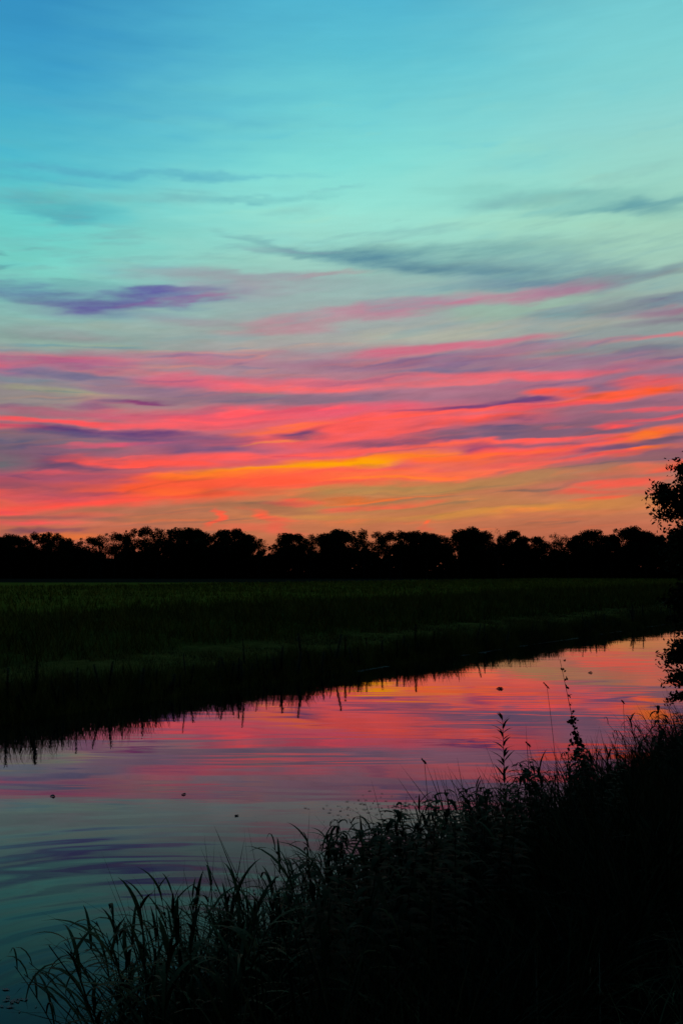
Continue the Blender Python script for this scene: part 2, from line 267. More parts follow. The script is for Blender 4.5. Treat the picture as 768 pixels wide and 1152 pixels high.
# clouds: photo position, half length, half height, tilt (clockwise +), colour, strength
BLOBS = [
 # upper thin veils
 (150,125,170,7,0,(84,170,200),.35),(300,160,120,10,8,(112,205,210),.3),(600,80,200,30,-10,(120,205,212),.35),
 (170,196,170,3.5,-3,(84,165,192),.7),(60,204,90,4,-1,(80,165,190),.5),(40,231,70,9,0,(78,165,182),.7),(50,240,70,4,1,(82,165,182),.5),
 (255,226,52,3.5,-3,(100,172,184),.75),(330,219,60,2.5,-5,(110,182,188),.6),(395,208,34,2.5,-6,(118,182,190),.5),(230,216,30,2.5,0,(110,185,192),.5),
 (5,287,10,1.8,-4,(92,150,160),.8),(14,304,18,2.2,-13,(90,145,160),.8),(40,280,14,1.5,-3,(100,170,170),.5),(120,290,18,1.5,-4,(112,175,175),.4),
 (190,250,60,8,14,(128,196,190),.35),
 # purple cloud on the left
 (185,310,55,11,-3,(148,170,180),.55),(245,322,55,15,3,(156,150,165),.6),(38,327,42,7,0,(92,118,160),1),(100,321,35,4,-5,(105,155,165),.7),(70,339,55,6,2,(98,114,155),1),
 (120,352,80,5,0,(130,135,165),.6),(130,344,50,8,-3,(100,100,160),.85),(166,337,72,8.5,-5,(96,84,156),1),(192,331,55,5,-3,(96,80,158),.8),(215,338,42,4,-8,(150,88,150),.8),(245,334,22,3.5,-6,(170,105,145),.6),
 (120,349,26,3.5,-2,(98,80,155),.8),(60,374,42,6,-2,(150,128,140),.55),(30,378,50,4,0,(125,145,145),.5),(250,362,40,5,0,(160,135,150),.5),
 (110,366,80,4,0,(160,170,155),.5),(100,392,90,5,0,(140,175,160),.5),
 # blue-grey cloud centre right
 (300,270,48,4,11,(116,172,178),.65),(345,283,50,6,9,(115,165,172),.6),(405,290,62,6,5,(86,138,156),.9),(470,296,80,10,5,(78,126,152),.9),(540,306,60,8,6,(84,130,150),.8),
 (500,282,120,8,2,(104,156,162),.75),(600,303,80,11,5,(108,145,155),.8),(620,318,90,8,0,(110,135,150),.75),(560,320,60,6,3,(92,125,155),.7),(440,320,90,8,0,(140,165,168),.5),
 (330,280,60,2.5,3,(135,160,175),.6),
 (310,318,70,9,-2,(158,142,158),.6),(300,312,60,4,2,(150,150,165),.5),(378,312,42,3,-6,(172,132,150),.7),(280,332,60,5,0,(155,150,160),.5),
 (470,345,62,7,-5,(184,130,154),.95),(555,338,80,6,-6,(196,120,148),.95),(630,329,50,5,-3,(160,104,144),.8),(420,354,60,5,-4,(190,130,150),.7),
 (345,366,42,7,-3,(190,124,144),.75),(300,374,60,4,-4,(190,125,140),.55),(500,372,70,7,-3,(188,192,166),.65),(575,350,60,5,-8,(150,190,165),.65),(640,354,60,4,0,(112,142,144),.7),(560,365,80,5,0,(165,165,160),.6),
 (690,345,60,5,0,(120,130,145),.7),
 (620,224,90,6,2,(112,175,175),.65),(690,232,80,5,1,(98,162,168),.75),(740,230,40,8,3,(92,152,165),.75),(560,215,60,5,4,(130,200,192),.5),
 (760,238,30,6,0,(110,165,165),.5),(600,252,110,8,5,(168,222,196),.4),(690,268,80,10,0,(165,208,184),.45),
 (740,306,55,6,-7,(126,132,142),.8),(680,316,50,5,-4,(130,140,148),.7),(748,338,50,6,-3,(102,96,138),.9),(735,353,60,3.5,-2,(165,88,126),.85),(745,361,40,4,0,(125,100,130),.7),(700,356,40,4,2,(135,125,145),.7),
 (752,376,38,3,-8,(245,105,112),1),(710,382,40,3,-3,(190,110,130),.7),(700,395,80,5,2,(128,132,136),.7),(600,372,80,5,-2,(178,175,158),.55),
 # pink belt, left
 (60,411,76,8,-1,(182,92,130),.9),(20,416,40,5,0,(180,100,132),.8),(110,408,50,5,-2,(185,100,136),.8),(200,404,90,7,-1,(188,118,142),.75),(95,424,55,3.5,-2,(112,108,140),.8),(30,430,50,4,0,(116,132,144),.75),
 (60,441,75,4,0,(154,152,130),.85),(30,452,60,6,0,(146,136,134),.6),(235,431,55,7.5,4,(248,102,118),1),(190,428,40,6,-4,(190,105,130),.7),(150,436,50,5,0,(150,118,136),.7),
 (166,451,24,2.5,-5,(132,58,114),1),(118,460,24,4,0,(140,88,124),.8),(130,454,30,3,-5,(165,90,125),.6),
 (100,477,130,3,-1,(250,88,92),1),(25,484,50,4,0,(250,90,92),1),(215,472,55,7,-4,(222,96,110),.9),(60,466,70,4,0,(170,95,118),.7),(170,468,60,4,-3,(195,92,115),.7),
 (118,489,62,4.5,1,(86,60,116),1),(155,485,35,3,-2,(98,62,118),.9),(78,491,35,4,0,(100,74,122),.9),(45,501,75,10,-3,(112,102,118),.9),(0,515,60,10,0,(102,106,112),.9),(60,512,50,8,0,(130,88,112),.8),(140,499,50,3,-8,(228,82,108),.9),
 (212,498,58,8.5,1,(138,90,122),1),(225,490,40,3,0,(120,84,120),.8),(100,523,25,4.5,0,(104,76,108),.9),(90,534,110,5,1,(160,82,106),.85),(70,530,40,1.5,0,(230,85,90),.7),
 (185,520,62,4.5,-1,(255,88,76),1),(240,512,60,4,-3,(255,92,86),1),
 (150,552,170,11,-3,(255,92,52),1),(230,541,90,8,-3,(255,96,48),1),(75,568,85,6,-6,(255,84,72),1),(20,575,40,3,0,(240,82,88),.8),(250,535,60,4,-3,(255,140,20),.9),(200,552,60,3,-2,(255,118,30),.8),
 (40,556,60,6,-2,(190,80,100),.8),(20,545,50,7,0,(150,82,98),.8),(45,589,50,3.5,-2,(238,84,90),.8),(110,580,36,2.5,-4,(242,92,80),.7),(80,597,26,2.5,0,(120,72,88),.85),(90,602,26,3,0,(240,120,50),.8),
 (200,572,90,5,-2,(168,110,82),.85),(190,584,80,5,0,(176,112,80),.7),(250,581,5,5,40,(250,95,66),1),(245,588,9,4,-20,(250,95,66),1),(60,582,60,2.5,0,(150,90,90),.7),
 # centre
 (320,447,140,7,1,(146,112,132),1),(290,443,40,3,-1,(152,128,134),.7),(250,450,60,5,0,(140,112,128),.7),(365,434,80,4.5,-1,(252,106,108),1),(300,428,70,4,2,(215,110,128),.8),(420,428,80,4,-3,(210,108,125),.7),
 (465,396,58,6,-4,(208,108,132),.9),(545,389,60,5,-4,(204,112,134),.85),(330,398,80,4,0,(180,125,142),.6),(440,410,120,6,0,(165,115,140),.7),(510,408,90,6,-3,(142,104,136),.85),(600,394,60,5,-3,(160,115,138),.7),
 (330,464,140,6,-2,(238,88,108),.9),(250,472,60,5,-3,(250,92,100),.9),(420,473,110,6,-4,(250,92,92),.95),(510,465,130,4,-5,(255,94,82),1),(400,486,130,7,-3,(255,94,88),.9),(300,482,60,3,-5,(255,112,64),.9),
 (470,463,50,1.6,-4,(150,75,115),.9),(555,456,62,3.2,-5,(98,60,116),1),(590,452,30,3,-4,(92,62,120),.9),(520,461,30,2.5,-5,(105,65,118),.9),(300,493,50,1.5,-6,(250,150,60),.5),
 (330,487,34,3.5,-1,(142,78,112),.95),(470,498,90,4.5,0,(144,84,110),.95),(530,496,60,4,-3,(140,86,112),.9),(500,479,36,3,-3,(122,84,114),.9),(570,486,70,6,-2,(132,94,116),.9),(330,509,25,2,-2,(118,60,112),1),(400,506,110,3,-2,(255,96,84),.9),
 (430,513,110,4,-3,(255,128,30),1),(320,527,90,5,-5,(255,148,10),1),(400,518,80,3.5,-4,(255,160,10),.95),(270,534,50,5,-3,(255,128,24),.9),(380,530,100,4.5,-2,(255,96,76),.85),(280,543,130,8.5,-3,(255,92,62),1),(440,532,70,5,-2,(255,110,66),.95),(330,548,70,5,-3,(245,98,72),.9),
 (430,536,50,2,-3,(255,128,50),.8),(500,522,40,4,-2,(230,110,80),.8),(520,514,60,5,0,(255,104,52),1),
 (320,552,60,4,0,(205,120,76),.7),(290,571,60,5,0,(165,108,78),.8),(345,561,24,2.4,-3,(255,92,70),1),(325,565,30,3,-2,(232,95,75),.85),(415,560,45,2,-2,(250,112,50),.95),(395,568,24,4,-4,(238,98,74),.9),(440,566,26,2.6,-2,(240,104,72),.8),
 (480,545,100,7,-5,(192,136,74),.8),(400,551,60,4,0,(186,138,78),.7),(380,580,90,3,0,(206,138,70),.6),
 (303,580,18,4,14,(252,96,66),1),(328,583,24,4,4,(240,98,72),.9),(326,592,12,6,0,(235,98,76),.7),(300,592,50,3,-3,(232,102,76),.6),(502,585,5,2,0,(250,100,60),.8),(496,592,12,3,-20,(225,98,70),.6),(470,578,60,4,0,(196,120,78),.5),
 # right
 (560,424,80,4,1,(238,104,114),.9),(640,424,80,4,0,(238,98,108),.95),(520,430,60,3,-1,(245,108,112),.8),(650,408,100,6,-2,(152,106,136),.75),(720,412,60,5,-3,(178,104,130),.7),(580,436,80,4,0,(172,104,128),.7),
 (725,440,55,5,-4,(255,92,48),1),(690,444,40,4,-3,(255,96,60),.9),(632,442,42,4,0,(252,90,78),1),(745,429,40,4,-3,(225,92,98),.85),(610,459,60,3,-4,(250,86,88),.95),(660,452,50,3,-3,(238,84,92),.9),(560,472,90,4,-5,(255,88,72),1),
 (530,451,40,5,0,(155,105,128),.8),(700,459,70,5,0,(150,104,122),.95),(740,451,45,2.5,0,(146,100,122),.8),(745,456,38,2,-2,(230,86,94),.85),(610,472,60,5,-3,(160,92,116),.85),(640,481,90,6,-1,(134,96,116),1),(735,468,50,6,0,(138,98,118),.95),(590,488,80,5,0,(128,94,116),.9),
 (668,480,30,2.2,0,(238,84,88),1),(735,471,25,3,-4,(225,84,94),.9),(700,474,40,2,-4,(200,84,98),.8),
 (725,487,48,4,-7,(255,104,62),1),(700,493,30,6,-4,(255,112,40),1),(712,492,16,4,0,(255,132,30),.8),(660,499,50,4,-4,(252,90,78),1),(590,494,90,2.5,0,(252,92,88),1),(520,499,60,3,-2,(250,100,76),.95),
 (552,502,24,4.5,0,(158,72,104),1),(620,498,45,2,1,(146,88,110),.85),(590,507,36,5,0,(255,90,76),1),(640,507,45,3,0,(225,88,88),.8),(690,505,50,3,0,(122,82,112),1),(720,509,35,3.2,-4,(255,112,40),1),(680,513,50,2.4,-2,(235,88,84),.9),(745,497,30,4,-6,(120,88,110),.95),(750,512,40,5,-6,(142,92,106),.9),(720,519,60,4,-4,(140,98,102),.9),
 (580,520,80,3,-1,(248,98,84),.9),(540,511,60,3,-2,(255,108,50),.9),(500,527,90,3,-2,(246,112,74),.9),(600,524,50,3,-7,(240,98,82),.9),(590,516,40,2.5,0,(215,98,88),.7),
 (748,526,45,4.5,-6,(255,90,66),1),(700,530,40,2.5,-4,(240,92,74),.9),(640,532,70,6,-2,(168,118,92),.8),(705,544,60,2.6,-2,(240,92,74),.9),(650,552,40,1.8,0,(235,92,74),.85),(670,560,22,2.6,-4,(244,92,66),.95),(720,552,60,3,0,(205,100,80),.7),(620,545,60,3,-2,(195,105,88),.7),
 (560,540,110,8,-3,(182,130,86),.7),(580,574,120,4,-4,(208,138,66),.85),(700,563,60,4,0,(200,128,72),.7),(680,585,90,6,0,(180,108,80),.6),(560,590,60,4,0,(190,112,80),.5),
]
build_sky()
sun = bpy.data.lights.new('afterglow', 'SUN'); sun.energy = .012; sun.angle = R(40); sun.color = (1, .55, .35)
so = bpy.data.objects.new('afterglow', sun); C.objects.link(so); so.rotation_euler = Vector((math.sin(R(4)), math.cos(R(4)), math.sin(R(-1.5)))).to_track_quat('Z', 'Y').to_euler()

# ------------------------------------------------------------------ ground, water
ts = np.unique(np.concatenate([[a for a, b in TP], np.arange(-6, 40, .35), [-400, -150, -25, -15, 50, 80, 120, 200, 400, 900]]))
ss = np.unique(np.concatenate([[-2500, -900, -300, -100], np.arange(-40, 90, .5), np.arange(90, 200, 3), [260, 400, 700, 1200, 2500]]))
TT, SS = np.meshgrid(ts, ss); ZZ = gz(TT)
wob = (np.sin(SS*.9+TT*.7)+np.sin(SS*.37-TT*1.9+1)+np.sin(SS*2.3+TT*.3))*.025 + rng.normal(0, .012, TT.shape)
wob[(np.abs(SS) > 210) | (TT > 60) | (TT < -30)] = 0
XX, YY = st(SS, TT); n0, n1 = TT.shape
idx = np.arange(n0*n1).reshape(n0, n1)
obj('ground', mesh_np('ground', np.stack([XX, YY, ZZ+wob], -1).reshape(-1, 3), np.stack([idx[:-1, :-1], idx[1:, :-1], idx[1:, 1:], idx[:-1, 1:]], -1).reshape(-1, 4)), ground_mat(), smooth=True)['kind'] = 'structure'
def strip(name, s0, s1, t0, t1, z, m):
    q = [(*st(s, t), z) for s, t in ((s0, t0), (s0, t1), (s1, t1), (s1, t0))]
    o = obj(name, mesh_np(name, q, [[3, 2, 1, 0]] if False else [[0, 3, 2, 1]]), m); o['kind'] = 'structure'; return o
strip('water', -400, 1500, 3.3, 16.9, 0.0, water_mat())
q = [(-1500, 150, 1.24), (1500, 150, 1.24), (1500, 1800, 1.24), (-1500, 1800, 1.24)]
o = obj('shaded_field', mesh_np('shaded_field', q, [[0, 1, 2, 3]]), M['field_shade']); o['kind'] = 'structure'  # dark sheet painting the shadow band at the foot of the trees

# ------------------------------------------------------------------ grass as stuff
def scatter(n, s0, s1, t0, t1, spow=1.0):
    u = rng.random(n)**spow
    return s0+(s1-s0)*u, t0+(t1-t0)*rng.random(n)
def grass(name, n, s0, s1, t0, t1, h0, h1, w, m, label, lean=.35, droop=.8, spow=1.0, segs=3, clump=0.0, zf=None, keep=None):
    s, t = scatter(n, s0, s1, t0, t1, spow)
    if clump:
        k = max(1, int(n/22)); cs, ct = scatter(k, s0, s1, t0, t1, spow); i = rng.integers(0, k, n); r = .12+.0*s
        s = np.where(rng.random(n) < clump, cs[i]+rng.normal(0, .10, n), s); t = np.where(rng.random(n) < clump, ct[i]+rng.normal(0, .10, n), t)
    x, y = st(s, t)
    if keep is not None:
        k = keep(x, y, s, t); x, y, s, t = x[k], y[k], s[k], t[k]
    n = len(x)
    big = .72+.55*np.clip(.5+.35*np.sin(s*.8+t)+.35*np.sin(s*2.1-1.7*t)+.25*np.sin(s*.23), 0, 1)
    h = (h0+(h1-h0)*rng.random(n)**1.6)*big
    dist = np.hypot(x, y)
    if name in ('tall_bank_grass', 'edge_grass'): big = big*np.interp(x/y, [-.3, -.2, -.14, -.1, -.02, .05, .2, .3], [.7, .72, .66, .85, 1.3, 1.22, 1.25, 1.35])
    ww = w*(.6+.8*rng.random(n))*np.maximum(1, dist/22)
    V, Fq = blades(np.stack([x, y, gz(t)-.03], 1), h, rng.random(n)*6.283, np.abs(rng.normal(0, lean, n)), rng.random(n)*droop, ww, segs, faceaz=rng.random(n)*6.283)
    return tag(obj(name, mesh_np(name, V, Fq), m), label, None, None, 'stuff')
inview = lambda x, y, s, t: (y > .5) & (np.abs(x) < .46*y+3)
grass('waterside_grass', 80000, 2, 130, 15.9, 17.0, .24, .62, .02, M['fargrass'], 'dark tall grass along the far waterline', spow=1.5, keep=inview, clump=.5)
grass('mown_grass', 60000, 5, 130, 17.1, 20.6, .06, .2, .02, M['mown'], 'short pale green grass strip on the far berm', spow=1.6, keep=inview, segs=2, lean=.6)
grass('rough_grass', 70000, 5, 150, 20.4, 31, .25, .8, .025, M['rough'], 'dark rough grass on the far slope', spow=1.5, keep=inview, clump=.4)
grass('meadow_grass', 70000, 5, 220, 30, 95, .15, .5, .03, M['meadow'], 'green meadow beyond the far bank', spow=1.2, keep=inview, clump=.4, segs=2)
grass('bank_grass', 60000, -3, 30, -3, 2.6, .12, .42, .008, M['trample'], 'dark trampled grass on the near bank', lean=.6, droop=1.2, spow=1.3, clump=.4,
      keep=lambda x, y, s, t: (y > 1.1) & (np.abs(x) < .46*y+1.2))
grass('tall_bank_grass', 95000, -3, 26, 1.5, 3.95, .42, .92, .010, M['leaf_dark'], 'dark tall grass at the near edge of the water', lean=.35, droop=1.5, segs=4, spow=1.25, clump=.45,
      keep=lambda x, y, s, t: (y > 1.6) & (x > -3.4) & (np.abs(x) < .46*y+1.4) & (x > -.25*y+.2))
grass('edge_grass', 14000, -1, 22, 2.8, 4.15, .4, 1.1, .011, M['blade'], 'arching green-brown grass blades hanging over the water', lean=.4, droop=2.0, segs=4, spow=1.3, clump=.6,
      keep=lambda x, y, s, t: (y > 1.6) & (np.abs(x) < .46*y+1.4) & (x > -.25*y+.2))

# ------------------------------------------------------------------ reeds and weeds as things
def make_reed(name, h, nl, ll, lw, seedhead=False, lean=.1, droopy=1.6):
    root = empty(name, (0, 0, 0)); az = random.random()*6.28
    pts = []; p = Vector((0, 0, -.05)); a = lean*.4
    for i in range(9):
        pts.append(p.copy()); a += lean*.16; p = p+Vector((math.sin(a)*math.cos(az), math.sin(a)*math.sin(az), math.cos(a)))*h/8
    V, Fq = tube(pts, list(np.linspace(.0045, .0016, 9)), 4); obj('stem', mesh_np('stem', V, Fq), M['stem'], root)
    f = np.linspace(.15, .98, nl); P = [tuple(pts[0].lerp(pts[0], 0)) for _ in f]
    P = [tuple(pts[int(q*7.99)].lerp(pts[min(8, int(q*7.99)+1)], (q*7.99) % 1)) for q in f]
    la = np.array([az+(math.pi if i % 2 else 0)+random.uniform(-.9, .9) for i in range(nl)])
    L_ = ll*(.7+.6*rng.random(nl))*np.where(f > .85, .75, 1)
    V, Fq = blades(P, L_, la, -.05+.85*rng.random(nl), droopy*(.4+.9*rng.random(nl)), lw*(.7+.6*rng.random(nl)), 6, [.5, .9, 1, .9, .7, .42, .04])
    obj('leaves', mesh_np('leaves', V, Fq), M['blade'], root, True)
    if seedhead:
        n = 26; tp = pts[-1]; d = (pts[-1]-pts[-2]).normalized(); q = rng.random(n)
        P = np.array([tuple(tp+d*(u*.14-.03)) for u in q])
        V, Fq = blades(P, .05+.03*rng.random(n), rng.random(n)*6.28, .5, 1.2, .006, 3)
        obj('seed_head', mesh_np('seed_head', V, Fq), M['seed'], root)
    return root
def make_herb(name, h, nl, ll, lw, up=.7, droop=.5, taper=True, curve=(0, 0)):
    """an upright weed whose stem carries short lance-shaped leaves all the way up"""
    root = empty(name, (0, 0, 0)); pts = []
    for i in range(13):
        q = i/12; pts.append(Vector((curve[0]*q**1.6, curve[1]*q**1.6, -.05+q*h)))
    V, Fq = tube(pts, list(np.linspace(.0055, .0018, 13)), 5); obj('stem', mesh_np('stem', V, Fq), M['stem'], root)
    f = np.linspace(.22, 1, nl); P = [tuple(pts[int(q*11.99)].lerp(pts[min(12, int(q*11.99)+1)], (q*11.99) % 1)) for q in f]
    la = np.arange(nl)*2.4+rng.random(nl)*.5; sz = ll*(1.15-.55*f if taper else np.ones(nl))*(.8+.4*rng.random(nl))
    V, Fq = blades(P, sz, la, up+.3*rng.random(nl), droop*(.5+rng.random(nl)), lw*(1.1-.4*f), 4, [.25, 1, 1, .6, .05])
    obj('leaves', mesh_np('leaves', V, Fq), M['leaf_dark'], root, True)
    return root
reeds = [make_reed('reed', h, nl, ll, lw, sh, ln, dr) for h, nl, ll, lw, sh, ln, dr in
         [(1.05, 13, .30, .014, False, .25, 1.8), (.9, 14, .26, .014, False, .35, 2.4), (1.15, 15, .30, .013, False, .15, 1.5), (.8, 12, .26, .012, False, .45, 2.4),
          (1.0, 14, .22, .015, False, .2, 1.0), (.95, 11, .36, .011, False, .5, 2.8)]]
RL = ['dark reed with long drooping leaves at the edge of the near bank', 'short leafy reed bending over at the edge of the near bank', 'tall slim reed with spreading leaves at the edge of the near bank',
      'low reed leaning strongly at the edge of the near bank', 'stiff reed with pointed leaves at the edge of the near bank', 'wispy reed with very long thin leaves at the edge of the near bank']
used = [0]*6
def put(k, protos, used, loc, rz, sc, label, cat, group, tilt=(0, 0)):
    if not used[k]:
        o = protos[k]; o.location = loc; o.rotation_euler = (tilt[0], tilt[1], rz); o.scale = (sc,)*3
    else: o = dup(protos[k], loc, rz, sc, tilt)
    used[k] = 1; tag(o, label, cat, group); return o
# the outline of the vegetation in front of the river: photo x -> photo y of the reed tops
OX = [40, 60, 80, 110, 125, 150, 175, 190, 212, 245, 262, 285, 310, 335, 350, 372, 392, 412, 440, 452, 470, 500, 520, 540, 580, 612, 640, 662, 690, 705, 720, 745, 768, 800]
OY = [1120, 1092, 1088, 1072, 1052, 1030, 1018, 1000, 985, 1005, 1020, 1000, 992, 1000, 985, 960, 925, 915, 925, 905, 893, 900, 890, 878, 878, 850, 840, 835, 830, 812, 795, 790, 788, 785]
def zfor(px, py, d): return at(px, py, d).z
def place_reed(px, py, tt, k=None, jitter=.0):
    a = (px-384)/F/math.cos(PITCH)           # lateral slope at about the horizon
    for _ in range(4):
        d = tt/(SX-SY*a); r = ray(px, py); a = r[0]/r[1]
    base = Vector((a*d, d, float(gz(tt)))); top = H+ray(px, py)[2]/ray(px, py)[1]*d
    return base, top-base.z
for i in range(190):
    px = random.uniform(125, 800) if i % 3 else random.uniform(125, 430); tt = random.choice([random.uniform(3.0, 3.9), random.uniform(2.4, 3.3)])
    py = np.interp(px, OX, OY) + abs(random.gauss(0, 14)) + 4
    base, hh = place_reed(px, py, tt)
    k = random.randrange(6); nat = [1.05, .9, 1.15, .8, 1.0, .95][k]
    sc = min(max(hh/nat*1.04, .35), 1.35)
    put(k, reeds, used, base, random.random()*6.28, sc, RL[k], 'reed', 'reeds along the near bank')

herbs = [make_herb('leafy_herb', h, nl, ll, lw, up, dr, True, (cx, cy)) for h, nl, ll, lw, up, dr, cx, cy in
         [(.95, 60, .15, .032, .9, 1.5, .12, .05), (.8, 70, .13, .036, .8, 1.2, -.1, .1), (1.05, 52, .17, .026, .7, 1.9, -.15, 0), (.9, 80, .10, .03, 1.0, .8, .05, -.1)]]
hu = [0]*4
HL = ['leafy dark herb with drooping pointed leaves at the near water edge', 'bushy dark herb with broad leaves at the near water edge', 'leaning dark herb with long hanging leaves at the near water edge', 'dense small-leaved dark herb at the near water edge']
for i in range(80):
    px = random.uniform(370, 800) if i % 4 else random.uniform(330, 500); tt = random.uniform(2.2, 3.6); py = np.interp(px, OX, OY)+abs(random.gauss(0, 13))+1
    base, hh = place_reed(px, py, tt); k = random.randrange(4)
    put(k, herbs, hu, base, random.random()*6.28, min(max(hh/[.95, .8, 1.05, .9][k]*1.03, .4), 1.6), HL[k], 'herb', 'leafy herbs along the near bank')
dry = mat_simple('dry_stalks', (.05, .045, .025), (.13, .105, .06), 3, .9, .05)
s_, t_ = scatter(900, -2, 18, -1.5, 3.6, 1.2); x_, y_ = st(s_, t_); k_ = (y_ > 1.3) & (x_ > -.2*y_+.2) & (x_ < .46*y_+1)
x_, y_, t_ = x_[k_], y_[k_], t_[k_]; n_ = len(x_)
V, Fq = blades(np.stack([x_, y_, gz(t_)], 1), rng.uniform(.25, .75, n_), rng.random(n_)*6.28, rng.uniform(.1, 1.0, n_), rng.uniform(0, 1.6, n_), rng.uniform(.003, .009, n_), 5)
tag(obj('dry_grass', mesh_np('dry_grass', V, Fq), dry), 'bent dry stalks scattered through the near bank', None, None, 'stuff')
# single plants that stand out against the water
def stand(o, px, pyt, tt, nat, rz=0, tilt=(0, 0)):
    b, hh = place_reed(px, pyt, tt); o.location = b; s = hh/nat; o.scale = (s, s, s); o.rotation_euler = (tilt[0], tilt[1], rz); return o
o = make_herb('willowherb', 1.4, 76, .15, .022, .55, .55, True, (-.02, 0)); stand(o, 568, 796, 3.05, 1.42)
tag(o, 'tall upright weed with pairs of narrow pointed leaves silhouetted against the water', 'weed')
# a stalk overgrown with hop-like leaves, leaning left
o = empty('climbing_weed', (0, 0, 0)); pts = [Vector((.0-.27*q**1.2, 0, -.05+1.6*q)) for q in np.linspace(0, 1, 14)]
V, Fq = tube(pts, list(np.linspace(.006, .0015, 14)), 5); obj('stem', mesh_np('stem', V, Fq), M['stem'], o)
P = []; S_ = []
for i in range(420):
    q = random.random()**.75*.62+.1; c = pts[int(q*13)]; w = .055*(1.1-q); P.append((c.x+random.gauss(0, w), random.gauss(0, w), c.z+random.uniform(-.05, .05))); S_.append(.042*random.uniform(.5, 1.3))
for q in np.linspace(.70, .99, 8):
    c = pts[int(q*13)]
    for j in range(4): P.append((c.x+random.gauss(0, .008), random.gauss(0, .008), -.05+1.6*q+random.uniform(-.012, .012))); S_.append(.03)
V, Fq = leaves(P, S_, 1.5); obj('leaves', mesh_np('leaves', V, Fq), M['leaf_dark'], o)
stand(o, 668, 740, 3.0, 1.56); tag(o, 'tall leaning stalk overgrown with small leaves, thinning to beads at its tip', 'weed')
def stalk(name, px, py, tt, bend, head, label):
    b, hh = place_reed(px, py, tt); root = empty(name, b)
    pts = [Vector((bend*q**2, 0, hh*q)) for q in np.linspace(-.04, 1, 9)]
    V, Fq = tube(pts, list(np.linspace(.0035, .0015, 9)), 4); obj('stem', mesh_np('stem', V, Fq), M['stem'], root)
    n = 26; tip = pts[-1]; d = (pts[-1]-pts[-2]).normalized() if abs(bend) < .3 else (pts[-1]-pts[-2]).normalized()
    P = np.array([tuple(tip+d*u*head+Vector((-u*head*.8 if bend < 0 else 0, 0, 0))) for u in rng.random(n)*1-.4])
    V, Fq = leaves(P, .022, 1.8); obj('seed_head', mesh_np('seed_head', V, Fq), M['seed'], root)
    return tag(root, label, 'grass stalk')
stalk('grass_stalk', 628, 772, 3.1, -.10, .05, 'thin bare grass stalk with a nodding seed head left of the leaf-covered stalk')
stalk('grass_stalk', 487, 857, 3.2, -.06, .04, 'thin bare stalk standing alone left of the tall pointed-leaved weed')
stalk('grass_stalk', 703, 790, 2.8, -.02, .03, 'fine stalk with a tiny head just left of the right-hand bush')
stalk('grass_stalk', 612, 838, 2.9, -.12, .04, 'short nodding stalk at the foot of the leaf-covered stalk')
def blade_thing(px, py, tt, L_, az, lean, droop, w, label, segs=8):
    b, hh = place_reed(px, py, tt)
    V, Fq = blades([(0, 0, 0)], L_, az, lean, droop, w, segs, [.6, .9, 1, 1, .95, .8, .6, .35, .04])
    o = obj('long_grass', mesh_np('long_grass', V, Fq), M['blade'], None, True); o.location = b; return tag(o, label, 'grass blade')
blade_thing(556, 865, 2.9, 1.05, 3.1, .06, .12, .016, 'straight upright sword-like blade left of the tall pointed-leaved weed')
blade_thing(332, 955, 3.2, 1.1, 3.1, -.05, .25, .014, 'long curved blade rising alone above the reeds at the lower centre')
blade_thing(420, 930, 3.1, 1.35, 3.0, .25, 1.5, .010, 'long thin blade arching left over the water at the centre')
blade_thing(450, 930, 3.0, 1.15, 2.9, .55, .9, .010, 'slanting thin blade with frayed tip above the centre reeds')
blade_thing(420, 955, 3.3, 1.5, 3.3, .55, 1.5, .008, 'faint hair-like blade reaching far left above the lower reeds')
blade_thing(110, 1085, 3.7, .95, 3.3, .9, .5, .008, 'thin blade reaching left over dark water near the lower left corner')
blade_thing(90, 1100, 3.6, .9, 3.0, 1.0, .6, .007, 'second thin blade reaching left, just under the first, lower left corner')
blade_thing(630, 870, 2.9, 1.0, 3.0, .9, .3, .007, 'straight slanting dry blade between the two tall weeds')
for i, (px, py, k) in enumerate([(150, 1030, 4), (175, 1010, 2), (193, 1000, 4), (213, 985, 4), (222, 992, 2), (243, 1005, 4), (255, 1018, 2), (120, 1052, 5), (112, 1078, 3), (120, 1066, 1), (106, 1098, 1), (290, 1000, 0), (305, 995, 1)]):
    base, hh = place_reed(px, py, 3.5)
    put(k, reeds, used, base, i*1.3, hh/[1.05, .9, 1.15, .8, 1.0, .95][k], RL[k], 'reed', 'reeds along the near bank')

# tall weeds along the far waterline (their reflections make the ragged edge)
weeds = [make_herb('marsh_weed', h, nl, ll, lw, .6, .6, True, (cx, 0)) for h, nl, ll, lw, cx in [(1.05, 110, .15, .04, .05), (1.25, 130, .17, .045, -.05), (.9, 100, .17, .04, .08), (1.15, 120, .12, .035, 0)]]
wu = [0]*4
WL = ['dark leafy weed standing at the far waterline', 'tall bushy dark weed standing at the far waterline', 'low dark weed leaning at the far waterline', 'slim dark weed standing at the far waterline']
for i in range(135):
    s = 9+random.random()**1.3*75 if i > 34 else 8+random.random()**1.4*12; t = random.uniform(16.1, 16.7); k = random.randrange(4)
    x, y = st(s, t); put(k, weeds, wu, (x, y, float(gz(t))-.02), random.random()*6.28, random.uniform(.38, .78), WL[k], 'weed', 'tall weeds along the far waterline', (random.gauss(0, .14), random.gauss(0, .14)))

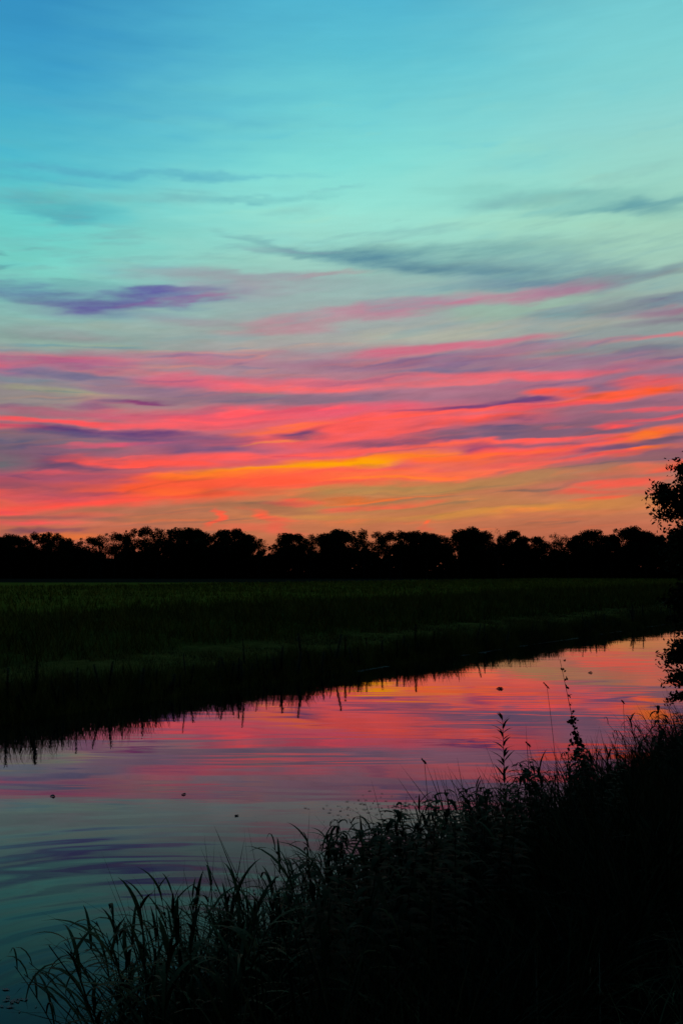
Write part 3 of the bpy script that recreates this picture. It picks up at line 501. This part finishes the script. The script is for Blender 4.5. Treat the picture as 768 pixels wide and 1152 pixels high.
# ------------------------------------------------------------------ right-hand bush / small tree
def near_tree():
    root = empty('small_tree', (0, 0, 0)); d = 13.0; c = at(852, 600, d); bx = c.x; root.location = (bx, d, 1.3)
    acc = Acc(); tips = []
    def grow(p, dirv, ln, r, lev):
        pts = [p.copy()]; q = p.copy(); dv = dirv.copy()
        for i in range(5):
            dv = (dv+Vector((random.gauss(0, .12), random.gauss(0, .12), random.gauss(.03, .08)))).normalized(); q = q+dv*ln/5; rr_ = math.hypot(q.x, q.y); lim = .95 if q.z < 3 else .6; q = Vector((q.x*min(1, lim/max(rr_, .01)), q.y*min(1, lim/max(rr_, .01)), min(q.z, 4.0))); pts.append(q.copy())
        acc.add(*tube(pts, list(np.linspace(r, r*.45, 6)), 5))
        if lev == 0:
            for a in pts[1:]: tips.append(a)
            return
        for k in range(5 if lev > 1 else 6):
            a = pts[1+int(random.random()*4.99)]
            if math.hypot(a.x, a.y) > (1.15 if a.z < 3.2 else .9): continue
            nd = (dv*.5+Vector((random.gauss(0, .8), random.gauss(0, .8), random.gauss(.25, .45)))).normalized()
            grow(a, nd, ln*random.uniform(.5, .72), r*.5, lev-1)
        if lev < 3: tips.append(pts[-1])
    for k in range(6):
        a = k*1.05+random.random()*.5
        grow(Vector((math.cos(a)*.15, math.sin(a)*.15, 0)), Vector((math.cos(a)*.42, math.sin(a)*.42, 1)).normalized(), random.uniform(1.9, 2.5), .06, 3)
    obj('branches', acc.mesh('branches'), M['bark'], root, True)
    # foliage in uneven sprays: each spray hangs on a twig of its own, inside a wide skirt, a bulging crown and a thinner top
    prof = lambda z: np.interp(z, [-.4, .3, .9, 1.5, 2.2, 2.8, 3.3, 3.8, 4.5, 5.3], [1.15, 1.3, 1.3, 1.12, 1.36, 1.3, 1.02, .78, .4, .2])
    P = []; tw = Acc()
    for k in range(560):
        z = random.uniform(-.3, 4.0) if k % 4 else random.uniform(1.7, 3.3); a = random.random()*6.28; r = float(prof(z))*1.03*(1+.10*math.sin(a*4+z*3.1))*random.uniform(.2, 1.02)**.6
        c = np.array([math.cos(a)*r, math.sin(a)*r, z]); sr = random.uniform(.10, .22) if r < .75*prof(z) else random.uniform(.05, .13); n = int(8500*sr**1.6)
        v = rng.normal(0, 1, (n, 3))*np.array([sr, sr, sr*.6])*.8; P.append(c+v)
        b0 = Vector((c[0]*.35, c[1]*.35, z-.25)); tw.add(*tube([b0, b0.lerp(Vector(c), .6)+Vector((0, 0, -.04)), Vector(c)], [.012, .008, .003], 4))
        if k % 5 < 3:                                # single outlying shoots
            e = Vector(c)+Vector((math.cos(a), math.sin(a), random.uniform(-.6, .6)))*random.uniform(.12, .34)
            P.append(np.array([tuple(Vector(c).lerp(e, q)+Vector((random.gauss(0, .02), random.gauss(0, .02), random.gauss(0, .02)))) for q in rng.random(16)]))
            tw.add(*tube([c, e], [.004, .002], 3))
    obj('twigs', tw.mesh('twigs'), M['bark'], root); P = np.concatenate(P)
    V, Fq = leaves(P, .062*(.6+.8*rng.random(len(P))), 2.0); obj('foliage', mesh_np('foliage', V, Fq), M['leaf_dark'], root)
    return tag(root, 'small leafy dark tree on the near bank, cut off by the right edge', 'tree')
near_tree()

# ------------------------------------------------------------------ distant row of trees
def make_tree(name, h, wd, lobes, dens, bare=False, trunk_h=.35):
    root = empty(name, (0, 0, 0)); acc = Acc(); th = h*trunk_h
    acc.add(*tube([(0, 0, -.3), (.05, 0, th*.5), (0, .1, th), (.1, 0, h*.75)], [.32, .26, .2, .06], 6)); cs = []
    for k in range(lobes):
        a = random.random()*6.28; f = random.random(); zc = th+(h-th)*(.12+.74*f); pr = math.sin(math.pi*min(1, .2+f*.72))**.7
        rr = wd*.5*pr*random.uniform(.25, .78); c = Vector((math.cos(a)*rr, math.sin(a)*rr, zc)); cs.append((c, random.uniform(.14, .26)*wd*(1.15-.4*f)))
        p0 = Vector((0, 0, th*random.uniform(.6, 1.4))); acc.add(*tube([p0, p0.lerp(c, .5)+Vector((0, 0, -.15)), c], [.12, .07, .03], 4))
        if bare:
            for j in range(14):
                e = c+Vector((random.gauss(0, 1), random.gauss(0, 1), random.gauss(.7, .8))).normalized()*random.uniform(.5, 1.3)
                acc.add(*tube([c, c.lerp(e, .5)+Vector((random.gauss(0, .1), 0, random.gauss(0, .1))), e], [.045, .035, .02], 3))
    cs.append((Vector((random.uniform(-.1, .1)*wd, 0, h-wd*.13)), wd*.15))
    for _ in range(9):
        a = random.random()*6.28; q = random.random(); cs.append((Vector((math.cos(a)*wd*.5*math.sqrt(1-q*q*.8), math.sin(a)*wd*.5*math.sqrt(1-q*q*.8), th+(h-th)*(.35+.58*q))), wd*random.uniform(.05, .1)))
    obj('trunk', acc.mesh('trunk'), M['bark'], root)
    P = []
    for c, r in cs:
        n = int(dens*(r/1.2)**2); v = rng.normal(size=(n, 3)); v /= np.linalg.norm(v, axis=1)[:, None]
        rad = r*(rng.random(n)**.4)*(1+.25*np.sin(v[:, 0]*5+c.x)*np.sin(v[:, 2]*6)); q = v*rad[:, None]; q[:, 2] *= .8; P.append(q+np.array(c))
    P = np.concatenate(P); P[:, 2] = np.minimum(P[:, 2], h*1.0+rng.normal(0, .1, len(P)))
    V, Fq = leaves(P, (.22 if bare else .33)*(.6+.8*rng.random(len(P))), 1.5); obj('crown', mesh_np('crown', V, Fq), M['tree_leaf'], root)
    return root
TD = 240.0
kinds = [('round', 9.5, 15, 300), ('broad', 12.5, 20, 290), ('slim', 7, 12, 300), ('loose', 9, 12, 170), ('bushy', 10, 22, 330), ('bare', 8.5, 12, 22), ('airy', 9, 14, 85)]
KL = {'round': 'rounded dark tree', 'broad': 'broad spreading dark tree', 'slim': 'slim upright dark tree', 'loose': 'loose-crowned dark tree with sky showing through', 'bushy': 'dense bushy dark tree', 'bare': 'nearly leafless tree with bare twigs', 'airy': 'half-bare tree with thin crown'}
tprot = [[make_tree('deciduous_tree', 14, wd, lb, dn, k in ('bare',), .43 if k in ('loose', 'airy') else .33) for _ in range(2 if k not in ('bare',) else 1)] for k, wd, lb, dn in kinds]
tused = {}
ROW = [(-14,602,4),(0,603,4),(14,600,1),(27,604,0),(41,598,0),(54,598,2),(64,599,0),(74,605,4),(91,608,2),(101,603,3),(115,601,6),(130,598,3),(142,602,6),(150,594,2),(166,591,3),(179,594,3),(196,593,0),(210,594,1),(224,597,4),(237,601,0),
       (254,596,1),(267,594,0),(280,601,4),(292,605,6),(321,600,1),(335,600,0),(349,600,6),(365,600,4),(382,594,1),(395,600,3),(409,594,6),(426,597,3),(438,597,3),(450,596,3),(467,596,1),(479,598,3),(490,600,4),(500,606,2),
       (515,599,0),(528,592,1),(545,597,0),(559,593,5),(576,596,0),(588,602,4),(604,603,0),(623,599,6),(637,601,6),(650,601,4),(664,596,1),(677,602,0),(687,600,4),(708,591,1),(725,597,0),(737,602,4),(752,606,0),(768,602,4),(784,598,1),(800,600,0)]
def ordinal(i):
    W = 'first second third fourth fifth sixth seventh eighth ninth tenth eleventh twelfth thirteenth fourteenth fifteenth sixteenth seventeenth eighteenth nineteenth twentieth'.split()
    if i < 20: return W[i]
    tens = {2: 'twenty', 3: 'thirty', 4: 'forty', 5: 'fifty'}; n = i+1; t, u = divmod(n, 10)
    return (tens[t]+'-'+W[u-1]) if u else tens[t][:-1]+'ieth'
vis = 0
for i, (px, py, k) in enumerate(ROW):
    d = TD+random.uniform(-8, 8); p = at(px, py, d); gz0 = 1.15; hh = p.z-gz0; v = random.randrange(len(tprot[k])); key = (k, v); sc = hh/14.0
    loc = (p.x, d, gz0); rz = random.random()*6.28; sw = random.uniform(.9, 1.1)
    if key not in tused: o = tprot[k][v]; o.location = loc; o.rotation_euler = (0, 0, rz); tused[key] = 1
    else: o = dup(tprot[k][v], loc, rz)
    o.scale = (sc*sw, sc*sw, sc)
    if px < -8 or px > 775: tag(o, KL[kinds[k][0]]+(' beyond the left end' if px < 0 else (' just beyond the right end' if px < 790 else ' farthest beyond the right end'))+' of the distant row', 'tree', 'trees in the distant row')
    else:
        n = vis; vis += 1; m = 57-4
        lab = f"{KL[kinds[k][0]]}, {ordinal(n)} from the left in the distant row" if n < 27 else f"{KL[kinds[k][0]]}, {ordinal(55-1-n)} from the right in the distant row"
        tag(o, lab, 'tree', 'trees in the distant row')
for k in range(len(tprot)):
    for v in range(len(tprot[k])):
        if (k, v) not in tused:
            for ch in list(tprot[k][v].children): bpy.data.objects.remove(ch)
            bpy.data.objects.remove(tprot[k][v])
for pr, us in ((reeds, used), (weeds, wu), (herbs, hu)):
    for k, r in enumerate(pr):
        if not us[k]:
            for ch in list(r.children): bpy.data.objects.remove(ch)
            bpy.data.objects.remove(r)
# undergrowth that closes the row below the crowns
n = 100000; x = rng.uniform(-150, 150, n); top = 7.3+1.0*np.sin(x*.31)+.8*np.sin(x*.83+2)+.5*np.sin(x*2.1); z = .8+top*rng.random(n); y = TD+12+rng.normal(0, 3.0, n)
V, Fq = leaves(np.stack([x, y, z], 1), .95*(.6+.8*rng.random(n)), 1.3)
tag(obj('thicket', mesh_np('thicket', V, Fq), M['tree_leaf']), 'dark undergrowth filling the foot of the distant row of trees', None, None, 'stuff')

# ------------------------------------------------------------------ things on the water
def onwater(px, py):
    r = ray(px, py); k = -H/r[2]; return Vector((r[0]*k, r[1]*k, 0))
n = 5200; s = rng.uniform(22, 95, n); s = s[np.sin(s*.9)+np.sin(s*.37+1)+np.sin(s*2.3)*.7+np.sin(s*5.1)*.6 > .1]; n = len(s); t = 16.02-np.abs(rng.normal(0, .07, n))-.06*np.sin(s*.7)
x, y = st(s, t); a = rng.random(n)*6.28; r = .03*(.4+rng.random(n))*(1+s/60); V = np.stack([np.stack([x+np.cos(a+j*math.pi/2)*r*(1 if j % 2 else 1.8), y+np.sin(a+j*math.pi/2)*r*(1 if j % 2 else 1.8), np.full(n, .006)], 1) for j in range(4)], 1).reshape(-1, 3)
tag(obj('duckweed', mesh_np('duckweed', V, np.arange(n*4).reshape(n, 4)), M['weed']), 'pale line of floating duckweed along the far waterline', None, None, 'stuff')
acc = []
for cx, cy, sx, sy, k in [(440, 905, 30, 7, 70), (395, 912, 22, 5, 40), (270, 1020, 24, 9, 80), (350, 985, 18, 9, 70), (16, 1125, 14, 12, 14), (300, 1060, 30, 20, 60)]:
    for _ in range(k): acc.append(tuple(onwater(cx+random.gauss(0, sx), cy+random.gauss(0, sy))))
acc = np.array(acc); n = len(acc); a = rng.random(n)*6.28; r = .012*(.4+rng.random(n))
V = np.stack([np.stack([acc[:, 0]+np.cos(a+j*math.pi/2)*r*(1 if j % 2 else 2.2), acc[:, 1]+np.sin(a+j*math.pi/2)*r*(1 if j % 2 else 2.2), np.full(n, .006)], 1) for j in range(4)], 1).reshape(-1, 3)
tag(obj('floating_weed', mesh_np('floating_weed', V, np.arange(n*4).reshape(n, 4)), M['debris']), 'dark specks of weed floating beside the near reeds', None, None, 'stuff')
DEB = [(60, 896, .05, 'dark curled leaf floating near the left edge of the water'), (207, 894, .04, 'round dark clump floating on the open water at the left'), (562, 775, .10, 'dark twig floating upriver on the orange reflection'),
       (266, 918, .03, 'tiny dark speck floating on the grey reflection'), (664, 757, .09, 'dark sliver floating far upriver near the right'), ]
for px, py, sz, lb in DEB:
    p = onwater(px, py); V = []; k = 9
    for ring, (rr, zz) in enumerate(((1, .003), (.7, .5*sz*.4+.006), (.15, sz*.3))):
        for j in range(k):
            w = 6.283*j/k; q = rr*(1+.3*math.sin(j*2.3+px)); V.append((math.cos(w)*sz*.85*q, math.sin(w)*sz*.4*q, zz+.3*sz*max(0, math.sin(w*2+px))*(1-rr*.6)))
    Fq = [(r_*k+j, r_*k+(j+1) % k, (r_+1)*k+(j+1) % k, (r_+1)*k+j) for r_ in range(2) for j in range(k)]
    o = obj('floating_leaf', mesh_np('floating_leaf', V, Fq), M['debris']); o.location = p; o.rotation_euler = (0, 0, random.uniform(-.5, .5)); tag(o, lb, 'leaf')

# ------------------------------------------------------------------ view
scene.render.engine = 'CYCLES'
scene.view_settings.view_transform = 'Standard'; scene.view_settings.look = 'None'; scene.view_settings.exposure = 0; scene.view_settings.gamma = 1
scene.cycles.max_bounces = 4; scene.cycles.diffuse_bounces = 2; scene.cycles.glossy_bounces = 3
